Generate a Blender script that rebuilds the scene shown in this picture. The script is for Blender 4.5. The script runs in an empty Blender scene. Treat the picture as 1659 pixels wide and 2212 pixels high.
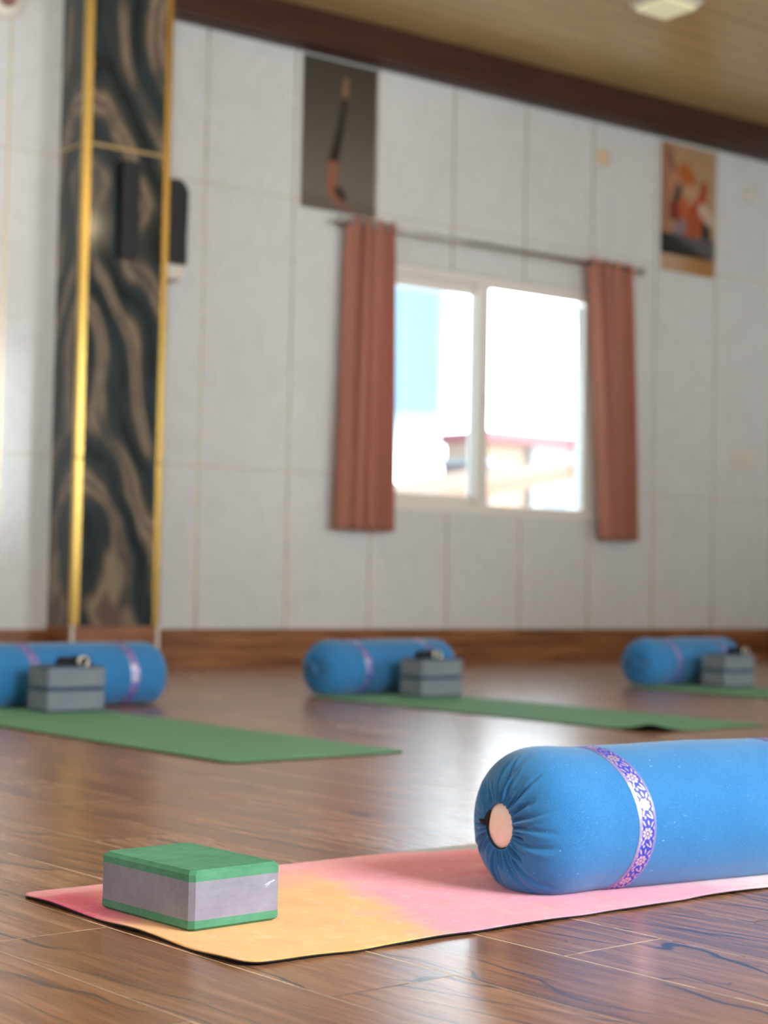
import bpy, bmesh, math, random
import numpy as np
from mathutils import Vector, Matrix

random.seed(7)
rng = np.random.default_rng(11)
scn = bpy.context.scene
COL = scn.collection
H = 0.49

# ------------------------------------------------------------------ camera
F_PX, PITCH, ROLL, YAW = 3741.52, math.radians(2.36354), math.radians(1.12646), math.radians(53.32044)


def camera_matrix():
    cp, sp, cr, sr = math.cos(PITCH), math.sin(PITCH), math.cos(ROLL), math.sin(ROLL)
    M = Matrix(((cr, -sr, 0), (sr, cr, 0), (0, 0, 1))) @ Matrix(((1, 0, 0), (0, cp, sp), (0, -sp, cp)))
    W = Matrix(((math.sin(YAW), 0, math.cos(YAW)), (-math.cos(YAW), 0, math.sin(YAW)), (0, -1, 0)))
    A = W @ M.transposed()
    right, up, back = A @ Vector((1, 0, 0)), -(A @ Vector((0, 1, 0))), -(A @ Vector((0, 0, 1)))
    m = Matrix((right, up, back)).transposed().to_4x4()
    m.translation = (0, 0, H)
    return m


cd = bpy.data.cameras.new('camera')
cam = bpy.data.objects.new('camera', cd)
COL.objects.link(cam)
cam.matrix_world = camera_matrix()
cd.sensor_fit = 'VERTICAL'
cd.sensor_height = 24.0
cd.lens = F_PX / 2212 * 24.0
cd.clip_start, cd.clip_end = 0.05, 300
cd.dof.use_dof = True
cd.dof.focus_distance = 2.42
cd.dof.aperture_fstop = 2.6
scn.camera = cam

# ------------------------------------------------------------------ view, sky, sun, daylight
scn.view_settings.view_transform = 'Standard'
scn.view_settings.look = 'None'
scn.view_settings.exposure = 0.15
scn.view_settings.gamma = 1.0
scn.view_settings.use_curve_mapping = False
try:
    scn.cycles.use_denoising = True
    scn.cycles.max_bounces = 8
    scn.cycles.diffuse_bounces = 5
    scn.cycles.glossy_bounces = 4
    scn.cycles.caustics_reflective = True
    scn.cycles.caustics_refractive = False
    scn.cycles.sample_clamp_indirect = 6.0
except Exception:
    pass


class NT:
    """small helper to write node trees"""

    def __init__(s, tree):
        s.t = tree

    def n(s, typ, **kw):
        nd = s.t.nodes.new(typ)
        for k, v in kw.items():
            if k.startswith('i_'):
                key = k[2:]
                key = int(key) if key.isdigit() else key.replace('_', ' ')
                s.put(nd.inputs[key], v)
            else:
                setattr(nd, k, v)
        return nd

    def put(s, sock, v):
        if hasattr(v, 'is_output') or isinstance(v, bpy.types.NodeSocket):
            s.t.links.new(v, sock)
        else:
            if sock.type == 'RGBA' and len(v) == 3:
                v = (*v, 1)
            sock.default_value = v

    def m(s, op, a, b=0.0, c=0.0, clamp=False):
        nd = s.t.nodes.new('ShaderNodeMath')
        nd.operation = op
        nd.use_clamp = clamp
        s.put(nd.inputs[0], a)
        s.put(nd.inputs[1], b)
        s.put(nd.inputs[2], c)
        return nd.outputs[0]

    def mix(s, f, a, b, blend='MIX'):
        nd = s.t.nodes.new('ShaderNodeMix')
        nd.data_type = 'RGBA'
        nd.blend_type = blend
        s.put(nd.inputs[0], f)
        s.put(nd.inputs[6], a)
        s.put(nd.inputs[7], b)
        return nd.outputs[2]

    def step(s, v, lo, hi, a=0.0, b=1.0):
        nd = s.t.nodes.new('ShaderNodeMapRange')
        nd.interpolation_type = 'SMOOTHSTEP'
        for k, x in zip(range(5), (v, lo, hi, a, b)):
            s.put(nd.inputs[k], x)
        return nd.outputs[0]

    def ramp(s, v, stops):
        nd = s.t.nodes.new('ShaderNodeValToRGB')
        e = nd.color_ramp.elements
        while len(e) < len(stops):
            e.new(0.5)
        for el, (p, c) in zip(e, stops):
            el.position = p
            el.color = (*c, 1)
        s.put(nd.inputs[0], v)
        return nd.outputs[0]

    def xyz(s, v):
        nd = s.t.nodes.new('ShaderNodeSeparateXYZ')
        s.put(nd.inputs[0], v)
        return nd.outputs

    def vec(s, x, y, z=0.0):
        nd = s.t.nodes.new('ShaderNodeCombineXYZ')
        for k, v in enumerate((x, y, z)):
            s.put(nd.inputs[k], v)
        return nd.outputs[0]

    def noise(s, v, scale, detail=3.0, rough=0.5, dist=0.0, col=False):
        nd = s.n('ShaderNodeTexNoise', i_Vector=v, i_Scale=scale, i_Detail=detail, i_Roughness=rough, i_Distortion=dist)
        return nd.outputs['Color' if col else 'Fac']

    def bump(s, h, strength, dist=0.001, normal=None):
        nd = s.n('ShaderNodeBump', i_Height=h, i_Strength=strength, i_Distance=dist)
        if normal is not None:
            s.put(nd.inputs['Normal'], normal)
        return nd.outputs[0]


def srgb(r, g, b):
    def c(x):
        x /= 255.0
        return x / 12.92 if x <= 0.04045 else ((x + 0.055) / 1.055) ** 2.4
    return (c(r), c(g), c(b))


def material(name, color=(0.5, 0.5, 0.5), rough=0.5, metal=0.0, **kw):
    m = bpy.data.materials.new(name)
    m.use_nodes = True
    T = NT(m.node_tree)
    b = m.node_tree.nodes['Principled BSDF']
    T.put(b.inputs['Base Color'], color)
    b.inputs['Roughness'].default_value = rough
    b.inputs['Metallic'].default_value = metal
    for k, v in kw.items():
        T.put(b.inputs[k.replace('_', ' ')], v)
    return m, T, b


world = bpy.data.worlds.new('sky')
scn.world = world
world.use_nodes = True
WT = NT(world.node_tree)
bg = world.node_tree.nodes['Background']
wc = WT.n('ShaderNodeTexCoord').outputs['Generated']
wx = WT.xyz(wc)
# thin bright cloud over a pale blue sky, whiter towards the horizon and towards the east
cl = WT.noise(wc, 3.0, 4, 0.55)
az = WT.m('DIVIDE', wx[0], WT.m('MAXIMUM', wx[1], 0.05))
east = WT.step(az, 0.788, 0.832)
low = WT.step(wx[2], 0.055, 0.105, 1.0, 0.0)
white = WT.m('ADD', WT.m('MULTIPLY', east, 0.8), WT.m('ADD', WT.m('MULTIPLY', low, 0.6), WT.m('MULTIPLY', WT.m('SUBTRACT', cl, 0.55), 0.2)), clamp=True)
WT.put(bg.inputs['Color'], WT.mix(white, (0.72, 1.25, 1.8), (14.0, 15.6, 17.0)))
bg.inputs['Strength'].default_value = 1.0

sd = bpy.data.lights.new('sun', 'SUN')
sd.energy = 3.0
sd.angle = math.radians(0.6)
sd.color = (1.0, 0.94, 0.85)
sun = bpy.data.objects.new('sun', sd)
COL.objects.link(sun)
sun.rotation_euler = Vector((-0.35, 0.55, -0.9)).to_track_quat('-Z', 'Y').to_euler()

DAY = (0.93, 0.97, 1.0)


def area(name, loc, toward, sx, sy, power, color=DAY):
    l = bpy.data.lights.new(name, 'AREA')
    l.shape = 'RECTANGLE'
    l.size, l.size_y = sx, sy
    l.energy = power
    l.color = color
    o = bpy.data.objects.new(name, l)
    COL.objects.link(o)
    o.location = loc
    o.rotation_euler = Vector(toward).to_track_quat('-Z', 'Z').to_euler()
    return o


# daylight through the tall windows behind the camera (openings built below at the same places)
FRONT_Y = -1.2
FRONT_WINDOWS = [(-2.6, -0.9), (2.0, 3.9), (6.6, 8.45)]
W_Z0, W_Z1 = 1.0, 3.1
for (a, b), pw in zip(FRONT_WINDOWS, (45, 260, 60)):
    area('window_daylight', ((a + b) / 2, FRONT_Y - 0.78, (W_Z0 + W_Z1) / 2 + 0.1), (0, 1, -0.7), b - a, W_Z1 - W_Z0, pw)
area('window_daylight', (-4.32, 5.0, 1.9), (1, 0, 0), 2.4, 2.0, 40)


# ------------------------------------------------------------------ mesh helpers
def link(name, me, mats, parent=None):
    o = bpy.data.objects.new(name, me)
    COL.objects.link(o)
    for m in (mats if isinstance(mats, (list, tuple)) else [mats]):
        me.materials.append(m)
    if parent is not None:
        o.parent = parent
    return o


def finish(name, bm, mats, parent=None, smooth=False, loc=None):
    bmesh.ops.recalc_face_normals(bm, faces=bm.faces[:])
    me = bpy.data.meshes.new(name)
    if smooth:
        for f in bm.faces:
            f.smooth = True
    bm.to_mesh(me)
    bm.free()
    o = link(name, me, mats, parent)
    if loc is not None:
        o.location = loc
    return o


def box(bm, x0, x1, y0, y1, z0, z1, bevel=0.0, mi=0):
    r = bmesh.ops.create_cube(bm, size=1.0)
    vs = r['verts']
    for v in vs:
        v.co = Vector(((x0 + x1) / 2 + v.co.x * (x1 - x0), (y0 + y1) / 2 + v.co.y * (y1 - y0), (z0 + z1) / 2 + v.co.z * (z1 - z0)))
    es = list({e for v in vs for e in v.link_edges})
    fs = list({f for v in vs for f in v.link_faces})
    for f in fs:
        f.material_index = mi
    if bevel > 0:
        bmesh.ops.bevel(bm, geom=es, offset=bevel, segments=2, affect='EDGES', profile=0.7, material=mi)


def tube(bm, pts, rad, seg=12, closed=False, cap=True):
    n = len(pts)
    rings = []
    prev = None
    for i, p in enumerate(pts):
        p = Vector(p)
        if closed:
            t = (Vector(pts[(i + 1) % n]) - Vector(pts[i - 1])).normalized()
        else:
            t = (Vector(pts[min(i + 1, n - 1)]) - Vector(pts[max(i - 1, 0)])).normalized()
        if prev is None:
            u = t.orthogonal().normalized()
        else:
            u = (prev - t * prev.dot(t)).normalized()
        prev = u
        w = t.cross(u)
        r = rad[i] if isinstance(rad, (list, tuple)) else rad
        rings.append([bm.verts.new(p + (u * math.cos(2 * math.pi * k / seg) + w * math.sin(2 * math.pi * k / seg)) * r) for k in range(seg)])
    for i in range(n if closed else n - 1):
        a, b = rings[i], rings[(i + 1) % n]
        for k in range(seg):
            bm.faces.new((a[k], a[(k + 1) % seg], b[(k + 1) % seg], b[k]))
    if cap and not closed:
        bm.faces.new(rings[0])
        bm.faces.new(rings[-1])


def lathe(bm, prof, seg=32, axis='Z', origin=(0, 0, 0)):
    """prof = list of (radius, height)"""
    rings = []
    for r, h in prof:
        ring = []
        for k in range(seg):
            a = 2 * math.pi * k / seg
            c = (r * math.cos(a), r * math.sin(a), h)
            if axis == 'Y':
                c = (c[0], c[2], c[1])
            elif axis == 'X':
                c = (c[2], c[0], c[1])
            ring.append(bm.verts.new(Vector(c) + Vector(origin)))
        rings.append(ring)
    for a, b in zip(rings, rings[1:]):
        for k in range(seg):
            bm.faces.new((a[k], a[(k + 1) % seg], b[(k + 1) % seg], b[k]))
    bm.faces.new(rings[0])
    bm.faces.new(rings[-1])


def thing(name, label, cat, loc=(0, 0, 0), rz=0.0, group=None):
    o = bpy.data.objects.new(name, None)
    o.empty_display_size = 0.1
    COL.objects.link(o)
    o.location = loc
    o.rotation_euler = (0, 0, rz)
    return tag(o, label, cat, group)


def tag(o, label, cat, group=None):
    o['label'] = label
    o['category'] = cat
    if group:
        o['group'] = group
    return o


def struct(o):
    o['kind'] = 'structure'
    return o


def dup(root, loc, rz, label, scale=None):
    r = root.copy()
    COL.objects.link(r)
    r.location = loc
    r.rotation_euler = (0, 0, rz)
    if scale:
        r.scale = scale
    r['label'] = label
    for ch in list(root.children):
        c = ch.copy()
        COL.objects.link(c)
        c.parent = r
        for g in list(ch.children):
            d = g.copy()
            COL.objects.link(d)
            d.parent = c
    return r


# ------------------------------------------------------------------ materials of the room
# glossy pale stone wall panels with thin brass joints
def wall_material(name, use_y=False):
    m, T, b = material(name, rough=0.16)
    co = T.xyz(T.n('ShaderNodeTexCoord').outputs['Object'])
    x = co[1] if use_y else co[0]
    z = co[2]
    p = T.vec(x, co[0] if use_y else co[1], z)
    warp = T.noise(p, 1.1, 4, 0.6, 0.8)
    vein = T.step(T.m('ABSOLUTE', T.m('SUBTRACT', T.noise(T.n('ShaderNodeVectorMath', operation='ADD', i_0=p, i_1=T.vec(0, 0, warp)).outputs[0], 2.3, 5, 0.6, 1.5), 0.5)), 0.0, 0.05, 1.0, 0.0)
    colr = T.mix(T.m('MULTIPLY', warp, 0.5), (0.66, 0.665, 0.64), (0.60, 0.60, 0.58))
    colr = T.mix(T.m('MULTIPLY', vein, 0.18), colr, (0.46, 0.46, 0.45))
    fx = T.m('ABSOLUTE', T.m('SUBTRACT', T.m('FRACT', T.m('DIVIDE', T.m('SUBTRACT', x, 5.073 - 0.3065), 0.613)), 0.5))
    fz = T.m('ABSOLUTE', T.m('SUBTRACT', T.m('FRACT', T.m('DIVIDE', T.m('SUBTRACT', z, 1.145 - 0.82), 1.64)), 0.5))
    jv = T.m('LESS_THAN', fx, 0.005 / 0.613)
    jh = T.m('LESS_THAN', fz, 0.004 / 1.64)
    colr = T.mix(T.m('MAXIMUM', jv, T.m('MULTIPLY', jh, 0.55)), colr, (0.50, 0.38, 0.19))
    T.put(b.inputs['Base Color'], colr)
    T.put(b.inputs['Metallic'], T.m('MULTIPLY', jv, 0.75))
    T.put(b.inputs['Roughness'], T.m('ADD', T.m('MULTIPLY', jv, 0.1), T.m('ADD', 0.13, T.m('MULTIPLY', warp, 0.08))))
    T.put(b.inputs['Normal'], T.bump(T.m('MAXIMUM', jv, jh), 0.4, -0.002))
    b.inputs['Specular IOR Level'].default_value = 0.55
    return m


M_wall = wall_material('glazed_stone_panels')
M_wall_side = wall_material('glazed_stone_panels_side', True)


def wood_floor():
    m, T, b = material('laminate_planks', rough=0.2)
    uv = T.xyz(T.n('ShaderNodeUVMap', uv_map='grain').outputs[0])
    ed = T.xyz(T.n('ShaderNodeUVMap', uv_map='edge').outputs[0])
    u, v = uv[0], uv[1]
    rnd = T.n('ShaderNodeAttribute', attribute_name='tone').outputs['Fac']
    low = T.noise(T.vec(T.m('MULTIPLY', u, 4.0), T.m('MULTIPLY', v, 1.1), 0), 1.0, 4, 0.55, 0.6)
    fine = T.noise(T.vec(T.m('MULTIPLY', u, 260.0), T.m('MULTIPLY', v, 9.0), 0), 1.0, 4, 0.65)
    mid = T.noise(T.vec(T.m('MULTIPLY', u, 45.0), T.m('MULTIPLY', v, 2.6), 3.0), 1.0, 4, 0.6, 0.4)
    base = T.ramp(T.m('ADD', T.m('MULTIPLY', low, 0.45), T.m('MULTIPLY', mid, 0.55)),
                  [(0.30, srgb(112, 76, 54)), (0.45, srgb(150, 104, 74)), (0.56, srgb(176, 128, 94)), (0.72, srgb(202, 158, 122))])
    base = T.mix(T.m('MULTIPLY', T.step(fine, 0.35, 0.7), 0.38), base, srgb(92, 62, 44))
    base = T.mix(T.m('MULTIPLY', rnd, 0.28), base, srgb(112, 80, 60))
    # long dark veins: contour lines of a stretched field
    def veins(seed, k, kn, w0, w1, lo, hi):
        fld = T.m('ADD', T.m('MULTIPLY', T.noise(T.vec(T.m('MULTIPLY', u, 3.2), T.m('MULTIPLY', v, 1.15), seed), 1.0, 4, 0.45, 0.2), kn),
                  T.m('ADD', T.m('MULTIPLY', u, k), T.m('MULTIPLY', v, 1.4)))
        ln = T.m('ABSOLUTE', T.m('SUBTRACT', T.m('FRACT', fld), 0.5))
        on = T.noise(T.vec(T.m('MULTIPLY', u, 9.0), T.m('MULTIPLY', v, 1.6), seed + 3), 1.0, 2, 0.5)
        wd = T.m('ADD', w0, T.m('MULTIPLY', T.step(on, lo, 0.75), w1))
        core = T.m('MULTIPLY', T.step(ln, T.m('MULTIPLY', wd, 0.35), wd, 1.0, 0.0), T.step(on, lo, hi))
        halo_ = T.m('MULTIPLY', T.step(ln, 0.0, T.m('MULTIPLY', wd, 3.2), 1.0, 0.0), T.step(on, lo, hi))
        return core, halo_
    c1, h1 = veins(7.0, 11.0, 5.0, 0.018, 0.050, 0.42, 0.50)
    c2, h2 = veins(2.0, 17.0, 7.0, 0.020, 0.060, 0.50, 0.58)
    vein = T.m('MAXIMUM', c1, T.m('MULTIPLY', c2, 0.8))
    halo = T.m('MAXIMUM', h1, h2)
    base = T.mix(T.m('MULTIPLY', halo, 0.25), base, srgb(92, 70, 60))
    base = T.mix(T.m('MULTIPLY', vein, 0.88), base, srgb(44, 46, 58))
    # joints, some filled with pale grout dust and some dark
    e = T.m('MINIMUM', ed[0], ed[1])
    pale = T.m('GREATER_THAN', T.m('ADD', rnd, T.m('MULTIPLY', T.m('SUBTRACT', T.noise(T.vec(T.m('MULTIPLY', u, 3), T.m('MULTIPLY', v, 5)), 1.0, 2), 0.5), 1.2)), 0.34)
    wob = T.m('MULTIPLY', T.noise(T.vec(T.m('MULTIPLY', u, 80), T.m('MULTIPLY', v, 80)), 1.0, 2), 0.0012)
    seam = T.m('LESS_THAN', e, T.m('ADD', 0.0007, wob))
    base = T.mix(seam, base, T.mix(pale, srgb(60, 42, 34), srgb(216, 192, 160)))
    T.put(b.inputs['Base Color'], base)
    T.put(b.inputs['Roughness'], T.m('ADD', 0.195, T.m('ADD', T.m('MULTIPLY', seam, 0.4), T.m('ADD', T.m('MULTIPLY', fine, 0.05), T.m('MULTIPLY', low, 0.08)))))
    nb = T.bump(fine, 0.10, 0.0004)
    T.put(b.inputs['Normal'], T.bump(seam, 0.5, -0.0008, nb))
    b.inputs['Specular IOR Level'].default_value = 0.92
    return m


M_floor = wood_floor()


def brown_wood(name, c0, c1, c2, rough, axis=0):
    m, T, b = material(name, rough=rough)
    co = T.xyz(T.n('ShaderNodeTexCoord').outputs['Object'])
    a, c = co[0], co[2]
    if axis == 1:
        a, c = co[1], co[2]
    if axis == 2:
        a, c = co[0], co[1]
    n = T.noise(T.vec(T.m('MULTIPLY', a, 1.6), T.m('MULTIPLY', c, 22.0), 0), 1.0, 5, 0.6, 0.7)
    T.put(b.inputs['Base Color'], T.ramp(n, [(0.3, c0), (0.5, c1), (0.7, c2)]))
    T.put(b.inputs['Normal'], T.bump(n, 0.1, 0.0006))
    return m, T, b


M_base, _, _ = brown_wood('wood_look_skirting', srgb(84, 48, 26), srgb(132, 82, 46), srgb(166, 112, 66), 0.3)
M_cornice, _, _ = brown_wood('dark_brown_cornice', srgb(52, 30, 22), srgb(66, 38, 29), srgb(76, 46, 36), 0.28)


def ceiling_mat():
    m, T, b = material('golden_ceiling_boards', rough=0.28)
    co = T.xyz(T.n('ShaderNodeTexCoord').outputs['Object'])
    n = T.noise(T.vec(T.m('MULTIPLY', co[0], 1.2), T.m('MULTIPLY', co[1], 26.0), 0), 1.0, 5, 0.6, 0.5)
    c = T.ramp(n, [(0.32, srgb(176, 146, 92)), (0.5, srgb(204, 174, 116)), (0.68, srgb(220, 192, 136))])
    j = T.m('LESS_THAN', T.m('FRACT', T.m('DIVIDE', co[1], 0.2)), 0.03)
    c = T.mix(T.m('MULTIPLY', j, 0.6), c, srgb(92, 66, 34))
    T.put(b.inputs['Base Color'], c)
    T.put(b.inputs['Normal'], T.bump(j, 0.5, -0.002))
    return m


M_ceiling = ceiling_mat()


def marble():
    m, T, b = material('dark_flowing_marble', rough=0.1)
    co = T.n('ShaderNodeTexCoord').outputs['Object']
    x, y, z = T.xyz(co)
    s = T.m('ADD', x, y)
    w1 = T.m('SUBTRACT', T.noise(T.vec(T.m('MULTIPLY', s, 1.6), T.m('MULTIPLY', z, 0.9), 0), 1.0, 2, 0.5, 0.3), 0.5)
    sw = T.m('SINE', T.m('MULTIPLY', z, 6.2))
    f = T.m('ADD', T.m('MULTIPLY', s, 3.6), T.m('ADD', T.m('MULTIPLY', z, 1.35), T.m('ADD', T.m('MULTIPLY', w1, 3.2), T.m('MULTIPLY', sw, 0.24))))
    band = T.m('ABSOLUTE', T.m('SUBTRACT', T.m('MULTIPLY', T.m('FRACT', f), 2.0), 1.0))
    fine = T.noise(T.vec(T.m('ADD', T.m('MULTIPLY', s, 22), T.m('MULTIPLY', z, 8)), T.m('MULTIPLY', z, 2.2), 0), 1.0, 4, 0.6, 0.6)
    k = T.m('ADD', band, T.m('MULTIPLY', T.m('SUBTRACT', fine, 0.5), 0.55))
    c = T.ramp(k, [(0.05, srgb(24, 30, 32)), (0.30, srgb(42, 54, 58)), (0.50, srgb(58, 60, 56)), (0.66, srgb(110, 96, 82)), (0.80, srgb(136, 122, 102)), (0.96, srgb(100, 84, 76))])
    tint = T.noise(T.vec(T.m('MULTIPLY', s, 4), T.m('MULTIPLY', z, 1.8), 9), 1.0, 2)
    c = T.mix(T.m('MULTIPLY', T.step(tint, 0.45, 0.62), 0.75), c, srgb(42, 56, 60))
    T.put(b.inputs['Base Color'], c)
    return m


M_marble = marble()
M_gold, _, _ = material('brushed_brass', (0.70, 0.45, 0.12), 0.22, 1.0)
M_goldgrout, _, _ = material('brass_joint', (0.42, 0.29, 0.12), 0.4, 0.6)
M_white, _, _ = material('cream_plastic', srgb(214, 206, 192), 0.4)
M_frame, _, _ = material('window_plastic', srgb(226, 220, 208), 0.35)
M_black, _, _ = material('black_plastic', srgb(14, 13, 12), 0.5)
M_plaster, _, _ = material('grey_plaster', (0.5, 0.5, 0.48), 0.8)

# ------------------------------------------------------------------ the room
XL, XR, YB, ZC = -4.0, 9.97, 8.6, 3.92


def plank_floor():
    a = math.radians(3.509)
    ca, sa = math.cos(a), math.sin(a)
    bm = bmesh.new()
    g = bm.loops.layers.uv.new('grain')
    e = bm.loops.layers.uv.new('edge')
    tone = bm.faces.layers.float.new('tone')
    corners = [(XL - 0.3, FRONT_Y - 0.3), (XR + 0.3, FRONT_Y - 0.3), (XR + 0.3, YB + 0.3), (XL - 0.3, YB + 0.3)]
    U = [x * ca + y * sa for x, y in corners]
    V = [-x * sa + y * ca for x, y in corners]
    w, L = 0.1975, 1.2
    i0, i1 = math.floor((min(U) - 1.1) / w) - 1, math.ceil((max(U) - 1.1) / w) + 1
    rr = random.Random(5)
    for i in range(i0, i1):
        u0, u1 = 1.1 + i * w, 1.1 + (i + 1) * w
        off = 2.12 if i % 2 == 0 else 1.615
        if abs(i - 3) > 4 or i < -1:
            off += rr.choice((0, 0.2, -0.15, 0.35))
        j0, j1 = math.floor((min(V) - off) / L) - 1, math.ceil((max(V) - off) / L) + 1
        for j in range(j0, j1):
            v0, v1 = off + j * L, off + (j + 1) * L
            gu, gv = rr.uniform(0, 60), rr.uniform(0, 60)
            tn = rr.random()
            um, vm = (u0 + u1) / 2, (v0 + v1) / 2
            # four faces so that the 'edge' uv can count up from every side
            quads = [((u0, v0), (um, v0), (um, vm), (u0, vm)), ((um, v0), (u1, v0), (u1, vm), (um, vm)),
                     ((um, vm), (u1, vm), (u1, v1), (um, v1)), ((u0, vm), (um, vm), (um, v1), (u0, v1))]
            for q in quads:
                vs = [bm.verts.new((u * ca - v * sa, u * sa + v * ca, 0)) for u, v in q]
                f = bm.faces.new(vs)
                f[tone] = tn
                for lp, (u, v) in zip(f.loops, q):
                    lp[g].uv = (u - u0 + gu, v - v0 + gv)
                    lp[e].uv = (min(u - u0, u1 - u), min(v - v0, v1 - v))
    for co, no in (((XL - 0.3, 0, 0), (-1, 0, 0)), ((XR + 0.3, 0, 0), (1, 0, 0)), ((0, FRONT_Y - 0.3, 0), (0, -1, 0)), ((0, YB + 0.3, 0), (0, 1, 0))):
        bmesh.ops.bisect_plane(bm, geom=bm.verts[:] + bm.edges[:] + bm.faces[:], plane_co=co, plane_no=no, clear_outer=True)
    me = bpy.data.meshes.new('floor')
    bm.to_mesh(me)
    bm.free()
    return link('floor', me, M_floor)


struct(plank_floor())

# subfloor slab beneath the planks keeps daylight out
bm = bmesh.new()
box(bm, XL - 0.3, XR + 0.3, FRONT_Y - 0.3, YB + 0.3, -0.2, -0.004)
struct(finish('floor_slab', bm, M_plaster))

# far wall with the window opening
OX0, OX1, OZ0, OZ1 = 6.13, 8.235, 0.955, 2.50
bm = bmesh.new()
box(bm, XL - 0.3, OX0, YB, YB + 0.25, 0, ZC + 0.3)
box(bm, OX1, XR + 0.3, YB, YB + 0.25, 0, ZC + 0.3)
box(bm, OX0, OX1, YB, YB + 0.25, 0, OZ0)
box(bm, OX0, OX1, YB, YB + 0.25, OZ1, ZC + 0.3)
struct(finish('wall_back', bm, M_wall))

# wall behind the camera with three tall windows
bm = bmesh.new()
xs = [XL - 0.3] + [v for w in FRONT_WINDOWS for v in w] + [XR + 0.3]
for k in range(0, len(xs), 2):
    box(bm, xs[k], xs[k + 1], FRONT_Y - 0.25, FRONT_Y, 0, ZC + 0.3)
for a, b in FRONT_WINDOWS:
    box(bm, a, b, FRONT_Y - 0.25, FRONT_Y, 0, W_Z0)
    box(bm, a, b, FRONT_Y - 0.25, FRONT_Y, W_Z1, ZC + 0.3)
struct(finish('wall_front', bm, M_wall))
for n, (a, b) in enumerate(FRONT_WINDOWS):
    bm = bmesh.new()
    y0, y1 = FRONT_Y - 0.2, FRONT_Y - 0.13
    for x in (a, (a + b) / 2 - 0.03, b - 0.06):
        box(bm, x, x + 0.06, y0, y1, W_Z0, W_Z1)
    for z in (W_Z0, 2.35, W_Z1 - 0.06):
        box(bm, a, b, y0, y1, z, z + 0.06)
    struct(finish('window_%d' % (n + 2), bm, M_frame))

bm = bmesh.new()
box(bm, XL - 0.25, XL, FRONT_Y, 3.8, 0, ZC + 0.3)
box(bm, XL - 0.25, XL, 6.2, YB, 0, ZC + 0.3)
box(bm, XL - 0.25, XL, 3.8, 6.2, 0, 0.9)
box(bm, XL - 0.25, XL, 3.8, 6.2, 2.9, ZC + 0.3)
struct(finish('wall_left', bm, M_wall_side))
bm = bmesh.new()
box(bm, XR, XR + 0.25, FRONT_Y, YB, 0, ZC + 0.3)
struct(finish('wall_right', bm, M_wall_side))
bm = bmesh.new()
box(bm, XL - 0.3, XR + 0.3, FRONT_Y - 0.3, YB + 0.3, ZC, ZC + 0.2)
struct(finish('ceiling', bm, M_ceiling))

# cornice: a dark brown boxed moulding with a small lower lip
bm = bmesh.new()
box(bm, 4.66, XR, 8.48, YB, 3.70, ZC, 0.004)
box(bm, 4.66, XR, 8.54, YB, 3.685, 3.70)
struct(finish('trim_1', bm, M_cornice))

# skirting boards
bm = bmesh.new()
box(bm, XL, 4.15, YB - 0.018, YB, 0, 0.208, 0.003)
struct(finish('baseboard_back', bm, M_base))
bm = bmesh.new()
for a, b in ((4.66, 5.69), (5.694, 6.92), (6.924, 8.14), (8.144, 9.36), (9.364, XR)):
    box(bm, a, b, YB - 0.018, YB, 0, 0.21, 0.003)
struct(finish('baseboard_back_east', bm, M_base))
bm = bmesh.new()
box(bm, XR - 0.018, XR, FRONT_Y, YB - 0.02, 0, 0.21, 0.003)
struct(finish('baseboard_right', bm, M_base))

# visible window
win = bpy.data.objects.new('window_1', None)
COL.objects.link(win)
win.location = ((OX0 + OX1) / 2, YB + 0.05, OZ0)
struct(win)
wo = Vector(win.location)


def wpart(name, boxes, mat_, bevel=0.004):
    bm = bmesh.new()
    for x0, x1, y0, y1, z0, z1 in boxes:
        box(bm, x0 - wo.x, x1 - wo.x, y0 - wo.y, y1 - wo.y, z0 - wo.z, z1 - wo.z, bevel)
    return finish(name, bm, mat_, win)


def ring(x0, x1, z0, z1, y0, y1, wl, wr, wb, wt):
    return [(x0, x0 + wl, y0, y1, z0, z1), (x1 - wr, x1, y0, y1, z0, z1), (x0 + wl, x1 - wr, y0, y1, z0, z0 + wb), (x0 + wl, x1 - wr, y0, y1, z1 - wt, z1)]


wpart('window_frame', ring(OX0, OX1, OZ0, OZ1, YB + 0.02, YB + 0.14, 0.05, 0.05, 0.05, 0.05), M_frame)
wpart('sash', ring(OX0 + 0.05, 7.30, OZ0 + 0.05, OZ1 - 0.05, YB + 0.085, YB + 0.125, 0.055, 0.135, 0.062, 0.07), M_frame)
wpart('sash', ring(7.165, OX1 - 0.05, OZ0 + 0.03, OZ1 - 0.03, YB + 0.03, YB + 0.07, 0.095, 0.075, 0.03, 0.04), M_frame)
M_glass = bpy.data.materials.new('clear_pane')
M_glass.use_nodes = True
gt = NT(M_glass.node_tree)
M_glass.node_tree.nodes.clear()
fr = gt.n('ShaderNodeFresnel', i_IOR=1.45).outputs[0]
mx = gt.n('ShaderNodeMixShader')
gt.put(mx.inputs[0], gt.m('MULTIPLY', fr, 0.8))
gt.put(mx.inputs[1], gt.n('ShaderNodeBsdfTransparent', i_Color=(0.96, 0.985, 0.98)).outputs[0])
gt.put(mx.inputs[2], gt.n('ShaderNodeBsdfGlossy', i_Roughness=0.02).outputs[0])
gt.put(gt.n('ShaderNodeOutputMaterial').inputs[0], mx.outputs[0])
wpart('glass_pane', [(OX0 + 0.10, 7.17, YB + 0.102, YB + 0.107, OZ0 + 0.10, OZ1 - 0.14)], M_glass, 0)
wpart('glass_pane', [(7.255, OX1 - 0.12, YB + 0.047, YB + 0.052, OZ0 + 0.075, OZ1 - 0.095)], M_glass, 0)
wpart('latch', [(7.20, 7.225, YB + 0.005, YB + 0.03, 1.64, 1.74)], M_white, 0.004)

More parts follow.
